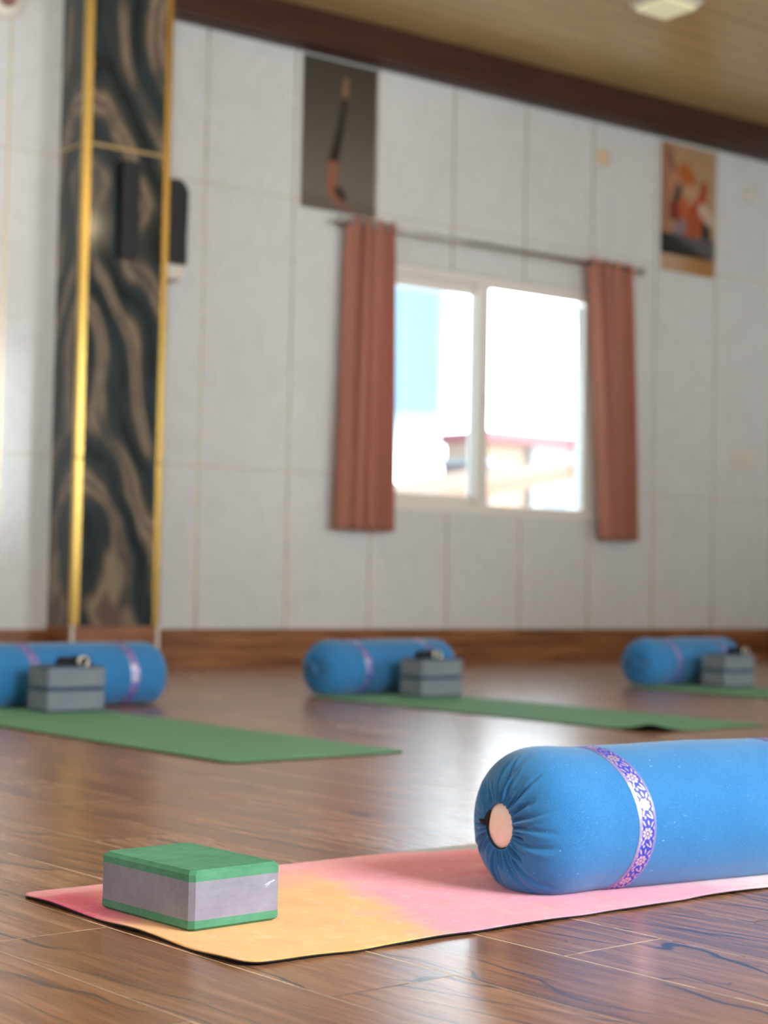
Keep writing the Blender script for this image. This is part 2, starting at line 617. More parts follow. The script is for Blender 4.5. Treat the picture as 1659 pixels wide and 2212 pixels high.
# ------------------------------------------------------------------ the marble pillar
PX0, PX1, PY = 4.15, 4.655, 8.30
pil = thing('marble_pillar', 'dark blue-green marble pillar with brass corner strips standing against the pale wall', 'pillar', ((PX0 + PX1) / 2, 8.45, 0))


def ppart(name, boxes, mat_, bevel=0.0):
    bm = bmesh.new()
    for x0, x1, y0, y1, z0, z1 in boxes:
        box(bm, x0 - pil.location.x, x1 - pil.location.x, y0 - 8.45, y1 - 8.45, z0, z1, bevel)
    return finish(name, bm, mat_, pil)


ppart('shaft', [(PX0, PX1, PY, YB, 0.2, ZC)], M_marble)
ppart('base_panel', [(PX0 - 0.006, PX1 + 0.006, PY - 0.006, YB, 0, 0.235)], M_base, 0.002)
ppart('corner_strip', [(PX0 - 0.008, PX0 + 0.034, PY - 0.010, PY + 0.030, 0.236, 1.12), (PX0 - 0.008, PX0 + 0.034, PY - 0.010, PY + 0.030, 1.125, ZC)], M_gold, 0.003)
ppart('corner_strip', [(PX1 - 0.030, PX1 + 0.010, PY - 0.010, PY + 0.030, 0.236, 1.12), (PX1 - 0.030, PX1 + 0.010, PY - 0.010, PY + 0.030, 1.125, ZC)], M_gold, 0.003)
ppart('joint_strip', [(PX0 - 0.003, PX1 + 0.003, PY - 0.003, YB, 2.800, 2.815)], M_goldgrout)
o = ppart('base_corner_strip', [(PX1 - 0.004, PX1 + 0.014, PY - 0.010, PY + 0.012, 0, 0.235), (PX0 - 0.010, PX0 + 0.006, PY - 0.010, PY + 0.012, 0, 0.235)], M_white, 0.001)
o['label'] = 'pale corner beads of the pillar base'

# narrow black box standing in for a speaker's reflection in the pillar face
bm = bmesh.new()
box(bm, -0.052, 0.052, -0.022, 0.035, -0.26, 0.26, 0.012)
t = thing('speaker_reflection', 'narrow black upright box standing in for a speaker reflection in the marble pillar face', 'speaker', (4.405, PY - 0.038, 2.475))
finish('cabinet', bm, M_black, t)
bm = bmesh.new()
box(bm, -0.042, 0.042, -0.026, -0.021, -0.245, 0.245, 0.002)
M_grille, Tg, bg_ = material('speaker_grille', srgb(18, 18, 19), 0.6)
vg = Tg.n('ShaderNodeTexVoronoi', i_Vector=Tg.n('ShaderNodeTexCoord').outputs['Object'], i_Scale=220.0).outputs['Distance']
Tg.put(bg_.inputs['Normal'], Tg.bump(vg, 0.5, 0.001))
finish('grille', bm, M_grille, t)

# black wall speaker with a rounded top, above a pale bracket box, just right of the pillar
t = thing('wall_speaker', 'black wall speaker with rounded top on the pale wall right of the pillar', 'speaker', (4.72, 8.58, 2.47))
bm = bmesh.new()
pts = []
for a in np.linspace(math.pi / 2, 0, 8):
    pts.append((0.06 + 0.06 * math.cos(a), 0.19 + 0.06 * math.sin(a)))
pts = [(-0.12, 0.25)] + pts + [(0.12, -0.22), (-0.12, -0.22)]
va = [bm.verts.new((x, -0.20, z)) for x, z in pts]
vb = [bm.verts.new((x, 0.0, z)) for x, z in pts]
bm.faces.new(va)
bm.faces.new(list(reversed(vb)))
for i in range(len(pts)):
    bm.faces.new((va[i], va[(i + 1) % len(pts)], vb[(i + 1) % len(pts)], vb[i]))
bmesh.ops.bevel(bm, geom=[e for e in bm.edges if abs(e.verts[0].co.y + 0.2) < 1e-4 and abs(e.verts[1].co.y + 0.2) < 1e-4], offset=0.012, segments=2, affect='EDGES')
finish('cabinet', bm, M_black, t)
bm = bmesh.new()
box(bm, -0.10, 0.10, -0.206, -0.198, -0.19, 0.20, 0.002)
finish('grille', bm, M_grille, t)
bm = bmesh.new()
box(bm, -0.11, 0.115, -0.17, 0.0, -0.305, -0.222, 0.012)
finish('bracket_box', bm, M_white, t)

# ------------------------------------------------------------------ curtains and rod
M_cur, Tc, bc = material('terracotta_curtain', srgb(176, 104, 80), 0.85)
cc = Tc.xyz(Tc.n('ShaderNodeTexCoord').outputs['Object'])
wv = Tc.noise(Tc.vec(Tc.m('MULTIPLY', cc[0], 300), Tc.m('MULTIPLY', cc[2], 60)), 1.0, 2)
Tc.put(bc.inputs['Base Color'], Tc.mix(Tc.m('MULTIPLY', wv, 0.4), srgb(190, 128, 106), srgb(164, 104, 84)))
bc.inputs['Sheen Weight'].default_value = 0.3
# cloth lets some daylight through
mxs = Tc.n('ShaderNodeMixShader', i_0=0.22)
Tc.put(mxs.inputs[1], bc.outputs[0])
Tc.put(mxs.inputs[2], Tc.n('ShaderNodeBsdfTranslucent', i_Color=srgb(200, 110, 80)).outputs[0])
Tc.put(M_cur.node_tree.nodes['Material Output'].inputs[0], mxs.outputs[0])
M_rod, _, _ = material('brushed_steel_rod', (0.42, 0.40, 0.37), 0.3, 1.0)


def curtain(label, tl, tr, bl, br, zt, zb, folds, ph):
    """hanging cloth; x extents at the top and at the bottom"""
    xc = (bl + br) / 2
    nx, nz = 140, 40
    bm = bmesh.new()
    rows = []
    for j in range(nz + 1):
        t_ = j / nz
        z = zt + (zb - zt) * t_
        s = t_ ** 0.8
        x0, x1 = tl + (bl - tl) * s, tr + (br - tr) * s
        row = []
        for i in range(nx + 1):
            u = i / nx
            a = 2 * math.pi * folds * u + ph + 0.5 * math.sin(3 * u + 2 * t_)
            y = 0.036 * math.sin(a) + 0.010 * math.sin(2.3 * a + 1 + 1.5 * t_)
            x = x0 + (x1 - x0) * u + 0.008 * math.sin(2 * a) * (0.4 + t_)
            row.append(bm.verts.new((x - xc, y, z + 0.004 * math.sin(a + 1) * (t_ > 0.9))))
        rows.append(row)
    for a, b in zip(rows, rows[1:]):
        for i in range(nx):
            bm.faces.new((a[i], a[i + 1], b[i + 1], b[i]))
    o = finish('cloth', bm, M_cur, None, True)
    sm = o.modifiers.new('thick', 'SOLIDIFY')
    sm.thickness = 0.0025
    root = thing('curtain', label, 'curtain', (xc, 8.495, 0), 0, 'terracotta curtains at the window')
    o.parent = root
    for k in range(int(folds * 2)):
        bm = bmesh.new()
        u = (k + 0.5) / (folds * 2)
        x = tl + (tr - tl) * u - xc
        pts = [(x, 0.019 * math.cos(a), 2.678 + 0.019 * math.sin(a)) for a in np.linspace(0, 2 * math.pi, 20, endpoint=False)]
        tube(bm, pts, 0.0035, 8, closed=True)
        finish('eyelet_ring', bm, M_rod, root)
    return root


curtain('terracotta curtain bunched at the left side of the window', 6.02, 6.37, 5.965, 6.405, 2.712, 0.812, 4, 0.3)
curtain('terracotta curtain gathered at the right side of the window', 8.005, 8.435, 8.185, 8.507, 2.712, 0.818, 4, 1.7)
t = thing('curtain_rod', 'thin steel curtain rod running above the window', 'curtain rod', (7.23, 8.495, 2.678))
bm = bmesh.new()
tube(bm, [(-1.25, 0, 0), (1.25, 0, 0)], 0.0125, 16)
finish('rod', bm, M_rod, t, True)
for s in (-1, 1):
    bm = bmesh.new()
    lathe(bm, [(0.004, 0), (0.014, 0.002), (0.026, 0.014), (0.030, 0.028), (0.024, 0.044), (0.006, 0.052)], 20, 'X')
    if s < 0:
        bmesh.ops.scale(bm, vec=(-1, 1, 1), verts=bm.verts[:])
    finish('finial', bm, M_rod, t, True, (1.25 * s, 0, 0))
    bm = bmesh.new()
    box(bm, -0.006, 0.006, 0.0, 0.10, -0.006, 0.006)
    lathe(bm, [(0.022, 0.096), (0.022, 0.104)], 20, 'Y')
    finish('bracket', bm, M_rod, t, False, (1.21 * s, 0, 0))

# ------------------------------------------------------------------ posters
def poster_mat(name, fn):
    m, T, b = material(name, rough=0.32)
    co = T.xyz(T.n('ShaderNodeTexCoord').outputs['Object'])
    T.put(b.inputs['Base Color'], fn(T, co[0], co[2]))
    return m


def seg_mask(T, x, z, a, b, r0, r1, soft=0.008):
    """tapered capsule mask from a to b"""
    dx, dz = b[0] - a[0], b[1] - a[1]
    L2 = dx * dx + dz * dz
    px, pz = T.m('SUBTRACT', x, a[0]), T.m('SUBTRACT', z, a[1])
    t_ = T.m('DIVIDE', T.m('ADD', T.m('MULTIPLY', px, dx), T.m('MULTIPLY', pz, dz)), L2, clamp=True)
    qx = T.m('SUBTRACT', px, T.m('MULTIPLY', t_, dx))
    qz = T.m('SUBTRACT', pz, T.m('MULTIPLY', t_, dz))
    d = T.m('SQRT', T.m('ADD', T.m('MULTIPLY', qx, qx), T.m('MULTIPLY', qz, qz)))
    r = T.m('ADD', r0, T.m('MULTIPLY', t_, r1 - r0))
    return T.step(T.m('SUBTRACT', d, r), -soft, soft, 1.0, 0.0)


def pose_poster(T, x, z):
    # x -0.277..0.277, z 0..0.92 : a person upside down on the forearms, legs straight up
    n = T.noise(T.vec(x, 0, z), 5.0, 3)
    c = T.mix(T.step(z, 0.0, 0.9), srgb(112, 104, 92), srgb(62, 56, 46))
    c = T.mix(T.m('MULTIPLY', n, 0.35), c, srgb(74, 66, 54))
    c = T.mix(T.step(z, 0.07, 0.10, 0.6, 0.0), c, srgb(92, 82, 68))
    P = lambda px, py: ((px - 715) / 815 * 0.925 * 0.6 * 1.16, (2100 - py) / 1700 * 0.9)
    K, S = srgb(26, 25, 20), srgb(140, 86, 62)
    parts = [((0.04, 0.82), (0.035, 0.71), 0.016, 0.022, srgb(138, 104, 80)),
             ((0.035, 0.70), (0.0, 0.50), 0.018, 0.026, K),
             ((0.0, 0.50), (-0.045, 0.30), 0.028, 0.036, K),
             ((-0.045, 0.28), (-0.055, 0.13), 0.036, 0.034, S),
             ((-0.055, 0.13), (0.03, 0.04), 0.026, 0.018, S),
             ((-0.02, 0.05), (0.11, 0.025), 0.018, 0.014, srgb(120, 84, 70)),
             ((0.0, 0.13), (0.03, 0.10), 0.032, 0.026, srgb(40, 26, 18))]
    for a, b, r0, r1, col in parts:
        c = T.mix(seg_mask(T, x, z, a, b, r0, r1), c, col)
    return c


def colour_poster(T, x, z):
    # warm figure in orange and red robes above dark ground, tan band below
    n = T.noise(T.vec(x, 0, z), 9.0, 3)
    c = T.mix(n, srgb(160, 124, 82), srgb(178, 146, 110))
    c = T.mix(T.step(T.m('ADD', x, T.m('MULTIPLY', n, 0.1)), -0.17, -0.08, 0.8, 0.0), c, srgb(150, 98, 70))
    items = [((-0.20, 0.84), (-0.16, 0.74), 0.03, 0.03, srgb(130, 84, 70)),
             ((-0.04, 0.72), (0.02, 0.66), 0.075, 0.06, srgb(166, 88, 28)),
             ((-0.17, 0.62), (-0.13, 0.68), 0.05, 0.05, srgb(172, 116, 84)),
             ((-0.10, 0.60), (-0.16, 0.40), 0.03, 0.03, srgb(34, 26, 24)),
             ((0.03, 0.60), (0.06, 0.57), 0.05, 0.05, srgb(184, 140, 104)),
             ((0.16, 0.66), (0.14, 0.54), 0.03, 0.04, srgb(150, 48, 24)),
             ((0.14, 0.53), (-0.02, 0.38), 0.045, 0.06, srgb(164, 52, 22)),
             ((-0.15, 0.46), (-0.10, 0.40), 0.045, 0.05, srgb(122, 32, 20)),
             ((-0.05, 0.50), (-0.02, 0.28), 0.05, 0.06, srgb(176, 84, 36)),
             ((0.08, 0.38), (0.02, 0.27), 0.10, 0.06, srgb(160, 70, 24)),
             ((-0.06, 0.34), (-0.12, 0.28), 0.05, 0.05, srgb(130, 110, 110)),
             ((0.18, 0.36), (0.19, 0.16), 0.04, 0.07, srgb(26, 18, 14)),
             ((0.15, 0.48), (0.22, 0.42), 0.05, 0.05, srgb(190, 164, 138))]
    for a, b, r0, r1, col in items:
        c = T.mix(seg_mask(T, x, z, a, b, r0, r1, 0.02), c, col)
    dark = T.mix(T.step(T.m('ADD', z, T.m('MULTIPLY', x, 0.35)), 0.17, 0.24), srgb(22, 18, 16), srgb(84, 78, 78))
    c = T.mix(T.step(T.m('ADD', z, T.m('MULTIPLY', n, 0.04)), 0.285, 0.30, 1.0, 0.0), c, dark)
    c = T.mix(T.step(z, 0.118, 0.124, 1.0, 0.0), c, T.mix(T.step(x, -0.2, 0.15), srgb(178, 146, 116), srgb(160, 112, 54)))
    return c


bm = bmesh.new()
box(bm, -0.277, 0.277, -0.005, 0.0, 0, 0.93, 0.001)
o = finish('poster', bm, poster_mat('poster_print_grey', pose_poster), None, False, (6.008, YB - 0.001, 2.745))
tag(o, 'grey poster of a person balancing upside down, legs up', 'poster')
bm = bmesh.new()
box(bm, -0.275, 0.275, -0.005, 0.0, 0, 0.92, 0.001)
o = finish('poster', bm, poster_mat('poster_print_orange', colour_poster), None, False, (9.067, YB - 0.001, 2.745))
tag(o, 'orange and red poster with a dark lower part, right of the window', 'poster')

# ------------------------------------------------------------------ small wall fittings
t = thing('wall_switch', 'cream square double switch plate low on the wall right of the window', 'switch', (9.67, YB, 1.455))
bm = bmesh.new()
box(bm, -0.115, 0.115, -0.012, 0, -0.075, 0.075, 0.004)
finish('plate', bm, M_white, t)
for x in (-0.055, 0.055):
    bm = bmesh.new()
    box(bm, -0.035, 0.035, -0.018, -0.011, -0.045, 0.045, 0.003)
    finish('rocker', bm, M_white, t, False, (x, 0, 0))


def round_fitting(label, x, z, r, cat, mat_, core=None):
    t = thing('wall_fitting', label, cat, (x, YB, z))
    bm = bmesh.new()
    lathe(bm, [(r, 0.0), (r, -0.012), (r * 0.9, -0.025), (r * 0.6, -0.032), (r * 0.1, -0.034)], 28, 'Y')
    finish('cover', bm, mat_, t, True)
    if core:
        bm = bmesh.new()
        lathe(bm, [(r * 0.42, -0.03), (r * 0.42, -0.06), (r * 0.3, -0.075), (r * 0.05, -0.078)], 20, 'Y')
        o = finish('socket', bm, core, t, True)
        o['label'] = 'dull pink centre'
    return t


M_beige, _, _ = material('beige_plastic', srgb(214, 188, 150), 0.45)
M_pink, _, _ = material('pink_plastic', srgb(150, 100, 96), 0.5)
round_fitting('small beige round wall fitting high between window and orange poster', 8.214, 3.445, 0.058, 'wall fitting', M_beige)
round_fitting('small white round wall fitting right of the orange poster', 9.72, 3.415, 0.06, 'wall fitting', M_white)
round_fitting('larger white round wall fitting with pink centre left of the pillar', 3.80, 3.575, 0.105, 'wall fitting', M_frame, M_pink)

# ceiling lamp in view, plus four added unseen ones for warm fill light
M_lamp, Tl, bl_ = material('lamp_diffuser', srgb(200, 198, 160), 0.4)
bl_.inputs['Emission Color'].default_value = (1.0, 0.9, 0.6, 1)
bl_.inputs['Emission Strength'].default_value = 0.35
lamp0 = None
for lx, ly, lab in ((7.24, 7.06, 'pale square ceiling lamp on the golden ceiling, at the top edge of the view'),
                    (3.3, 6.3, 'unseen ceiling lamp added for warm fill light near the pillar'), (3.3, 2.2, 'unseen ceiling lamp added for warm fill light above the foreground mat'),
                    (7.24, 2.2, 'unseen ceiling lamp added for warm fill light towards the right wall'), (-1.5, 4.2, 'unseen ceiling lamp added for warm fill light towards the left wall')):
    if lamp0 is None:
        lamp0 = t = thing('ceiling_lamp', lab, 'ceiling lamp', (lx, ly, ZC), 0, 'square ceiling lamps')
        bm = bmesh.new()
        box(bm, -0.15, 0.15, -0.15, 0.15, -0.03, 0.0, 0.006)
        finish('housing', bm, M_white, t)
        bm = bmesh.new()
        box(bm, -0.125, 0.125, -0.125, 0.125, -0.055, -0.028, 0.012)
        finish('diffuser', bm, M_lamp, t)
    else:
        dup(lamp0, (lx, ly, ZC), 0, lab)
    if lx > 7 and ly > 7:
        continue          # this one hardly glows
    ll = bpy.data.lights.new('added_warm_fill', 'POINT')  # warm fill below each added lamp, brightens ceiling and upper wall
    ll.shadow_soft_size = 0.10
    ll.energy = 10
    ll.color = (1, 0.78, 0.48)
    lo = bpy.data.objects.new('added_warm_fill', ll)
    COL.objects.link(lo)
    lo.location = (lx, ly, ZC - 0.20)

# ------------------------------------------------------------------ yoga blocks
def foam(name, c0, c1, rough=0.75):
    m, T, b = material(name, rough=rough)
    co = T.n('ShaderNodeTexCoord').outputs['Object']
    n = T.noise(co, 26.0, 5, 0.65)
    n2 = T.noise(co, 9.0, 3, 0.6)
    st = T.xyz(co)
    scr = T.noise(T.vec(T.m('MULTIPLY', st[0], 40), T.m('MULTIPLY', st[1], 160), T.m('MULTIPLY', st[2], 160)), 1.0, 3, 0.6)
    f = T.m('ADD', T.m('MULTIPLY', n, 0.4), T.m('ADD', T.m('MULTIPLY', n2, 0.35), T.m('MULTIPLY', scr, 0.25)))
    T.put(b.inputs['Base Color'], T.mix(T.step(f, 0.30, 0.70), c0, c1))
    T.put(b.inputs['Normal'], T.bump(T.noise(co, 900.0, 2), 0.25, 0.0003))
    return m


M_green = foam('green_foam', srgb(60, 126, 94), srgb(90, 158, 124))
M_grey = foam('lilac_grey_foam', srgb(128, 127, 142), srgb(150, 150, 166))
M_navy = foam('navy_foam', srgb(58, 76, 98), srgb(70, 88, 110))
M_slate = foam('slate_foam', srgb(104, 112, 120), srgb(122, 130, 138))


def oct_prism(bm, sx, sy, levels, ch):
    """levels = [(z, inset)], footprint with chamfered vertical edges; x 0..sx, y 0..sy"""
    rings = []
    for z, ins in levels:
        x0, x1, y0, y1 = ins, sx - ins, ins, sy - ins
        pts = [(x0 + ch, y0), (x1 - ch, y0), (x1, y0 + ch), (x1, y1 - ch), (x1 - ch, y1), (x0 + ch, y1), (x0, y1 - ch), (x0, y0 + ch)]
        rings.append([bm.verts.new((x, y, z)) for x, y in pts])
    for a, b in zip(rings, rings[1:]):
        for k in range(8):
            bm.faces.new((a[k], a[(k + 1) % 8], b[(k + 1) % 8], b[k]))
    bm.faces.new(rings[0])
    bm.faces.new(rings[-1])


def yoga_block(label, loc, rz, sx, sy, h, lay, core_m, lay_m, group=None):
    t = thing('yoga_block', label, 'yoga block', loc, rz, group)
    ch, c = 0.007, 0.0055
    bm = bmesh.new()
    oct_prism(bm, sx, sy, [(0, c), (c * 0.8, 0), (lay, 0)], ch)
    finish('bottom_layer', bm, lay_m, t)
    bm = bmesh.new()
    oct_prism(bm, sx, sy, [(lay, 0.0002), (h - lay, 0.0002)], ch)
    finish('core_layer', bm, core_m, t)
    bm = bmesh.new()
    oct_prism(bm, sx, sy, [(h - lay, 0), (h - c, 0), (h, c)], ch)
    finish('top_layer', bm, lay_m, t)
    return t


MAT_T = 0.004
blk = yoga_block('green and lilac-grey foam yoga block on the pink and orange mat', (1.2335, 2.083, MAT_T), math.radians(5.13), 0.158, 0.230, 0.0835, 0.0150, M_grey, M_green)
M_scuff, _, _ = material('pale_scuff', srgb(186, 188, 204), 0.7)
bm = bmesh.new()
for x, z, w, hh in ((0.137, 0.0555, 0.018, 0.0022), (0.133, 0.0515, 0.008, 0.0012)):
    vs = [bm.verts.new((x + dx * w, -0.0002, z + dz * hh + dx * 0.004)) for dx, dz in ((-0.5, -0.8), (0.5, -0.2), (0.45, 1.0), (-0.1, 0.8), (-0.4, 0.3))]
    bm.faces.new(vs)
o = finish('scuff_mark', bm, M_scuff, blk)
o['label'] = 'pale scuff near the right edge'

# ------------------------------------------------------------------ mats
def mat_mesh(L, Wd, r, nx, ny, z0, z1, hf, inset=0.0, edge=None):
    """rounded rectangle sheet between z0 and z1 with height field hf(x, y)"""
    bm = bmesh.new()
    grid_t, grid_b = [], []
    for i in range(nx + 1):
        ct, cb = [], []
        for j in range(ny + 1):
            x, y = L * i / nx, Wd * j / ny
            # squeeze the corners round
            cx_ = min(max(x, r), L - r)
            cy_ = min(max(y, r), Wd - r)
            dx, dy = x - cx_, y - cy_
            if dx != 0 and dy != 0:
                m_ = max(abs(dx), abs(dy))
                d = math.hypot(dx, dy)
                dx, dy = dx / d * m_, dy / d * m_
            x, y = cx_ + dx, cy_ + dy
            x = min(max(x, inset), L - inset)
            y = min(max(y, inset), Wd - inset)
            if edge:
                ex, ey = edge(x, y)
                x, y = x + ex, y + ey
            h = hf(x, y)
            ct.append(bm.verts.new((x, y, z1 + h)))
            cb.append(bm.verts.new((x, y, z0 + h)))
        grid_t.append(ct)
        grid_b.append(cb)
    for i in range(nx):
        for j in range(ny):
            bm.faces.new((grid_t[i][j], grid_t[i + 1][j], grid_t[i + 1][j + 1], grid_t[i][j + 1]))
            bm.faces.new((grid_b[i][j], grid_b[i][j + 1], grid_b[i + 1][j + 1], grid_b[i + 1][j]))
    per = [(i, 0) for i in range(nx)] + [(nx, j) for j in range(ny)] + [(i, ny) for i in range(nx, 0, -1)] + [(0, j) for j in range(ny, 0, -1)]
    for a, b in zip(per, per[1:] + per[:1]):
        bm.faces.new((grid_t[a[0]][a[1]], grid_b[a[0]][a[1]], grid_b[b[0]][b[1]], grid_t[b[0]][b[1]]))
    return bm


def near_height(x, y):
    h = 0.0
    # a soft fold running across the mat beside the bolster
    u = (x - 0.56) * 0.60 + (y - 0.36) * 0.20
    v = (y - 0.36) - (x - 0.60) * 0.02
    h += 0.0035 * math.exp(-((v - 0.005) / 0.012) ** 2) * math.exp(-((x - 0.74) / 0.14) ** 2)
    h += 0.0022 * math.exp(-((v - 0.13 + (x - 0.74) * 0.5) / 0.014) ** 2) * math.exp(-((x - 0.82) / 0.12) ** 2)
    # slightly lifted edges
    e0 = math.exp(-y / 0.02)
    h += e0 * 0.0016 * (1 + math.sin(x * 21 + 0.7) * math.sin(x * 8.3))
    e1 = math.exp(-x / 0.02)
    h += e1 * 0.0022 * (1 + math.sin(y * 26 + 1.0))
    return h


def near_edge(x, y):
    ex = ey = 0.0
    if y < 0.01:
        ey = 0.0018 * math.sin(x * 23) + 0.0012 * math.sin(x * 57 + 1)
    if x < 0.01:
        ex = 0.0016 * math.sin(y * 30 + 2)
    return ex, ey


def tie_dye():
    m, T, b = material('tie_dye_suede', rough=0.85)
    co = T.n('ShaderNodeTexCoord').outputs['Object']
    x, y, z = T.xyz(co)
    w = T.m('MULTIPLY', T.m('SUBTRACT', T.noise(co, 7.0, 4, 0.6), 0.5), 0.22)
    # distance past the pink / orange border, which runs diagonally over the mat
    bx = T.m('SUBTRACT', x, T.m('ADD', 0.30, T.m('MULTIPLY', y, 0.40)))
    d = T.m('ADD', bx, w)
    orange = T.mix(T.noise(co, 9.0, 4, 0.6), srgb(255, 200, 110), srgb(247, 160, 88))
    pink = T.mix(T.noise(co, 6.0, 4, 0.6), srgb(240, 130, 156), srgb(250, 170, 190))
    c = T.mix(T.step(d, -0.04, 0.07), orange, pink)
    # pinker far-left end
    c = T.mix(T.step(T.m('ADD', T.m('SUBTRACT', y, T.m('MULTIPLY', x, 0.35)), w), 0.22, 0.44), c, srgb(244, 150, 150))
    # hot pink stain near the corner
    dx, dy = T.m('SUBTRACT', x, 0.02), T.m('SUBTRACT', y, 0.47)
    dd = T.m('SQRT', T.m('ADD', T.m('MULTIPLY', dx, dx), T.m('MULTIPLY', T.m('MULTIPLY', dy, dy), 0.35)))
    c = T.mix(T.m('MULTIPLY', T.step(T.m('ADD', dd, T.m('MULTIPLY', w, 0.5)), 0.03, 0.11, 1.0, 0.0), 0.95), c, srgb(242, 78, 130))
    c = T.mix(T.step(T.m('ADD', T.m('SUBTRACT', y, 0.555), T.m('MULTIPLY', w, 0.3)), 0.0, 0.02, 0.0, 0.6), c, srgb(246, 170, 176))
    # teal patch by the far edge
    ty = T.m('ABSOLUTE', T.m('SUBTRACT', y, T.m('SUBTRACT', 0.625, T.m('MULTIPLY', T.m('SUBTRACT', x, 0.75), 0.25))))
    teal = T.m('MULTIPLY', T.step(T.m('ADD', ty, T.m('MULTIPLY', w, 0.2)), 0.010, 0.035, 1.0, 0.0), T.m('MULTIPLY', T.step(x, 0.72, 0.80), T.step(x, 1.3, 1.4, 1.0, 0.0)))
    c = T.mix(T.m('MULTIPLY', teal, 0.85), c, srgb(150, 188, 186))
    # cream towards the far end of the near edge
    c = T.mix(T.step(T.m('ADD', x, T.m('MULTIPLY', w, 1.5)), 0.85, 1.15), c, srgb(252, 222, 214))
    mott = T.noise(co, 42.0, 5, 0.7)
    c = T.mix(T.m('MULTIPLY', T.step(mott, 0.5, 0.72), 0.35), c, srgb(255, 226, 190))
    c = T.mix(T.m('MULTIPLY', T.step(T.noise(co, 17.0, 4, 0.6), 0.52, 0.7), 0.30), c, srgb(246, 138, 100))
    T.put(b.inputs['Base Color'], c)
    b.inputs['Sheen Weight'].default_value = 0.2
    T.put(b.inputs['Normal'], T.bump(T.noise(co, 1500.0, 2), 0.3, 0.0004))
    return m


M_dye = tie_dye()
M_rubber, _, _ = material('black_rubber', srgb(20, 18, 18), 0.8)
t = thing('yoga_mat', 'pink and orange tie-dyed yoga mat in the foreground', 'yoga mat', (1.189, 1.87, 0), math.radians(2.78))
finish('rubber_underside', mat_mesh(1.83, 0.612, 0.034, 260, 90, 0.0006, 0.0026, near_height, 0, near_edge), M_rubber, t, True)
finish('suede_top', mat_mesh(1.83, 0.612, 0.034, 260, 90, 0.0026, 0.0040, near_height, 0.0008, near_edge), M_dye, t, True)

M_gmat, Tm, bm_ = material('green_mat_rubber', rough=0.7)
gc = Tm.n('ShaderNodeTexCoord').outputs['Object']
Tm.put(bm_.inputs['Base Color'], Tm.mix(Tm.noise(gc, 5.0, 4, 0.6), srgb(84, 140, 104), srgb(110, 162, 126)))
Tm.put(bm_.inputs['Normal'], Tm.bump(Tm.noise(gc, 600.0, 2), 0.3, 0.0005))


def green_mat(label, x, y, rz, L, curl=False):
    t = thing('yoga_mat', label, 'yoga mat', (x, y, 0), rz, 'green yoga mats')

    def hf(u, v):
        h = 0.0008 * (1 + math.sin(v * 9) * math.sin(u * 7))
        if curl:
            h += 0.030 * max(0.0, 1 - u / 0.22) ** 2 * max(0.0, 1 - v / 0.20) ** 2
        return h
    finish('rubber_underside', mat_mesh(0.63, L, 0.03, 50, 110, 0.0005, 0.003, hf), M_rubber, t, True)
    finish('mat_surface', mat_mesh(0.63, L, 0.03, 50, 110, 0.003, 0.0055, hf), M_gmat, t, True)
    return t


RG = math.radians(3.0)
green_mat('green yoga mat at the left, fully flat, under the leftmost bolster', 2.455, 3.975, RG, 2.02)
green_mat('green yoga mat in the middle with a curled near corner', 4.27, 4.19, RG, 1.93, True)
green_mat('green yoga mat at the far right edge of the floor', 6.18, 4.25, RG, 1.90)

# ------------------------------------------------------------------ bolsters
A_R, CUT = 0.122, -0.104
BL = 0.76


def cloth_blue():
    m, T, b = material('blue_cotton', rough=0.9)
    co = T.n('ShaderNodeTexCoord').outputs['Object']
    x, y, z = T.xyz(co)
    n = T.noise(co, 14.0, 4, 0.6)
    c = T.mix(n, srgb(34, 108, 164), srgb(50, 124, 180))
    slub = T.noise(T.vec(T.m('MULTIPLY', x, 380), T.m('MULTIPLY', y, 900), T.m('MULTIPLY', z, 900)), 1.0, 2, 0.5)
    c = T.mix(T.m('MULTIPLY', T.step(slub, 0.50, 0.75), 0.30), c, srgb(110, 180, 240))
    fl = T.noise(T.vec(T.m('MULTIPLY', x, 110), T.m('MULTIPLY', y, 260), T.m('MULTIPLY', z, 260)), 1.0, 3, 0.55)
    c = T.mix(T.m('MULTIPLY', T.step(fl, 0.70, 0.76), 0.7), c, srgb(176, 214, 246))
    T.put(b.inputs['Base Color'], c)
    b.inputs['Sheen Weight'].default_value = 0.25
    b.inputs['Sheen Roughness'].default_value = 0.5
    b.inputs['Specular IOR Level'].default_value = 0.25
    wv_ = T.m('ADD', T.m('SINE', T.m('MULTIPLY', x, 7000.0)), T.noise(co, 1400.0, 2))
    T.put(b.inputs['Normal'], T.bump(T.m('ADD', T.m('MULTIPLY', wv_, 0.2), slub), 0.35, 0.0005))
    return m


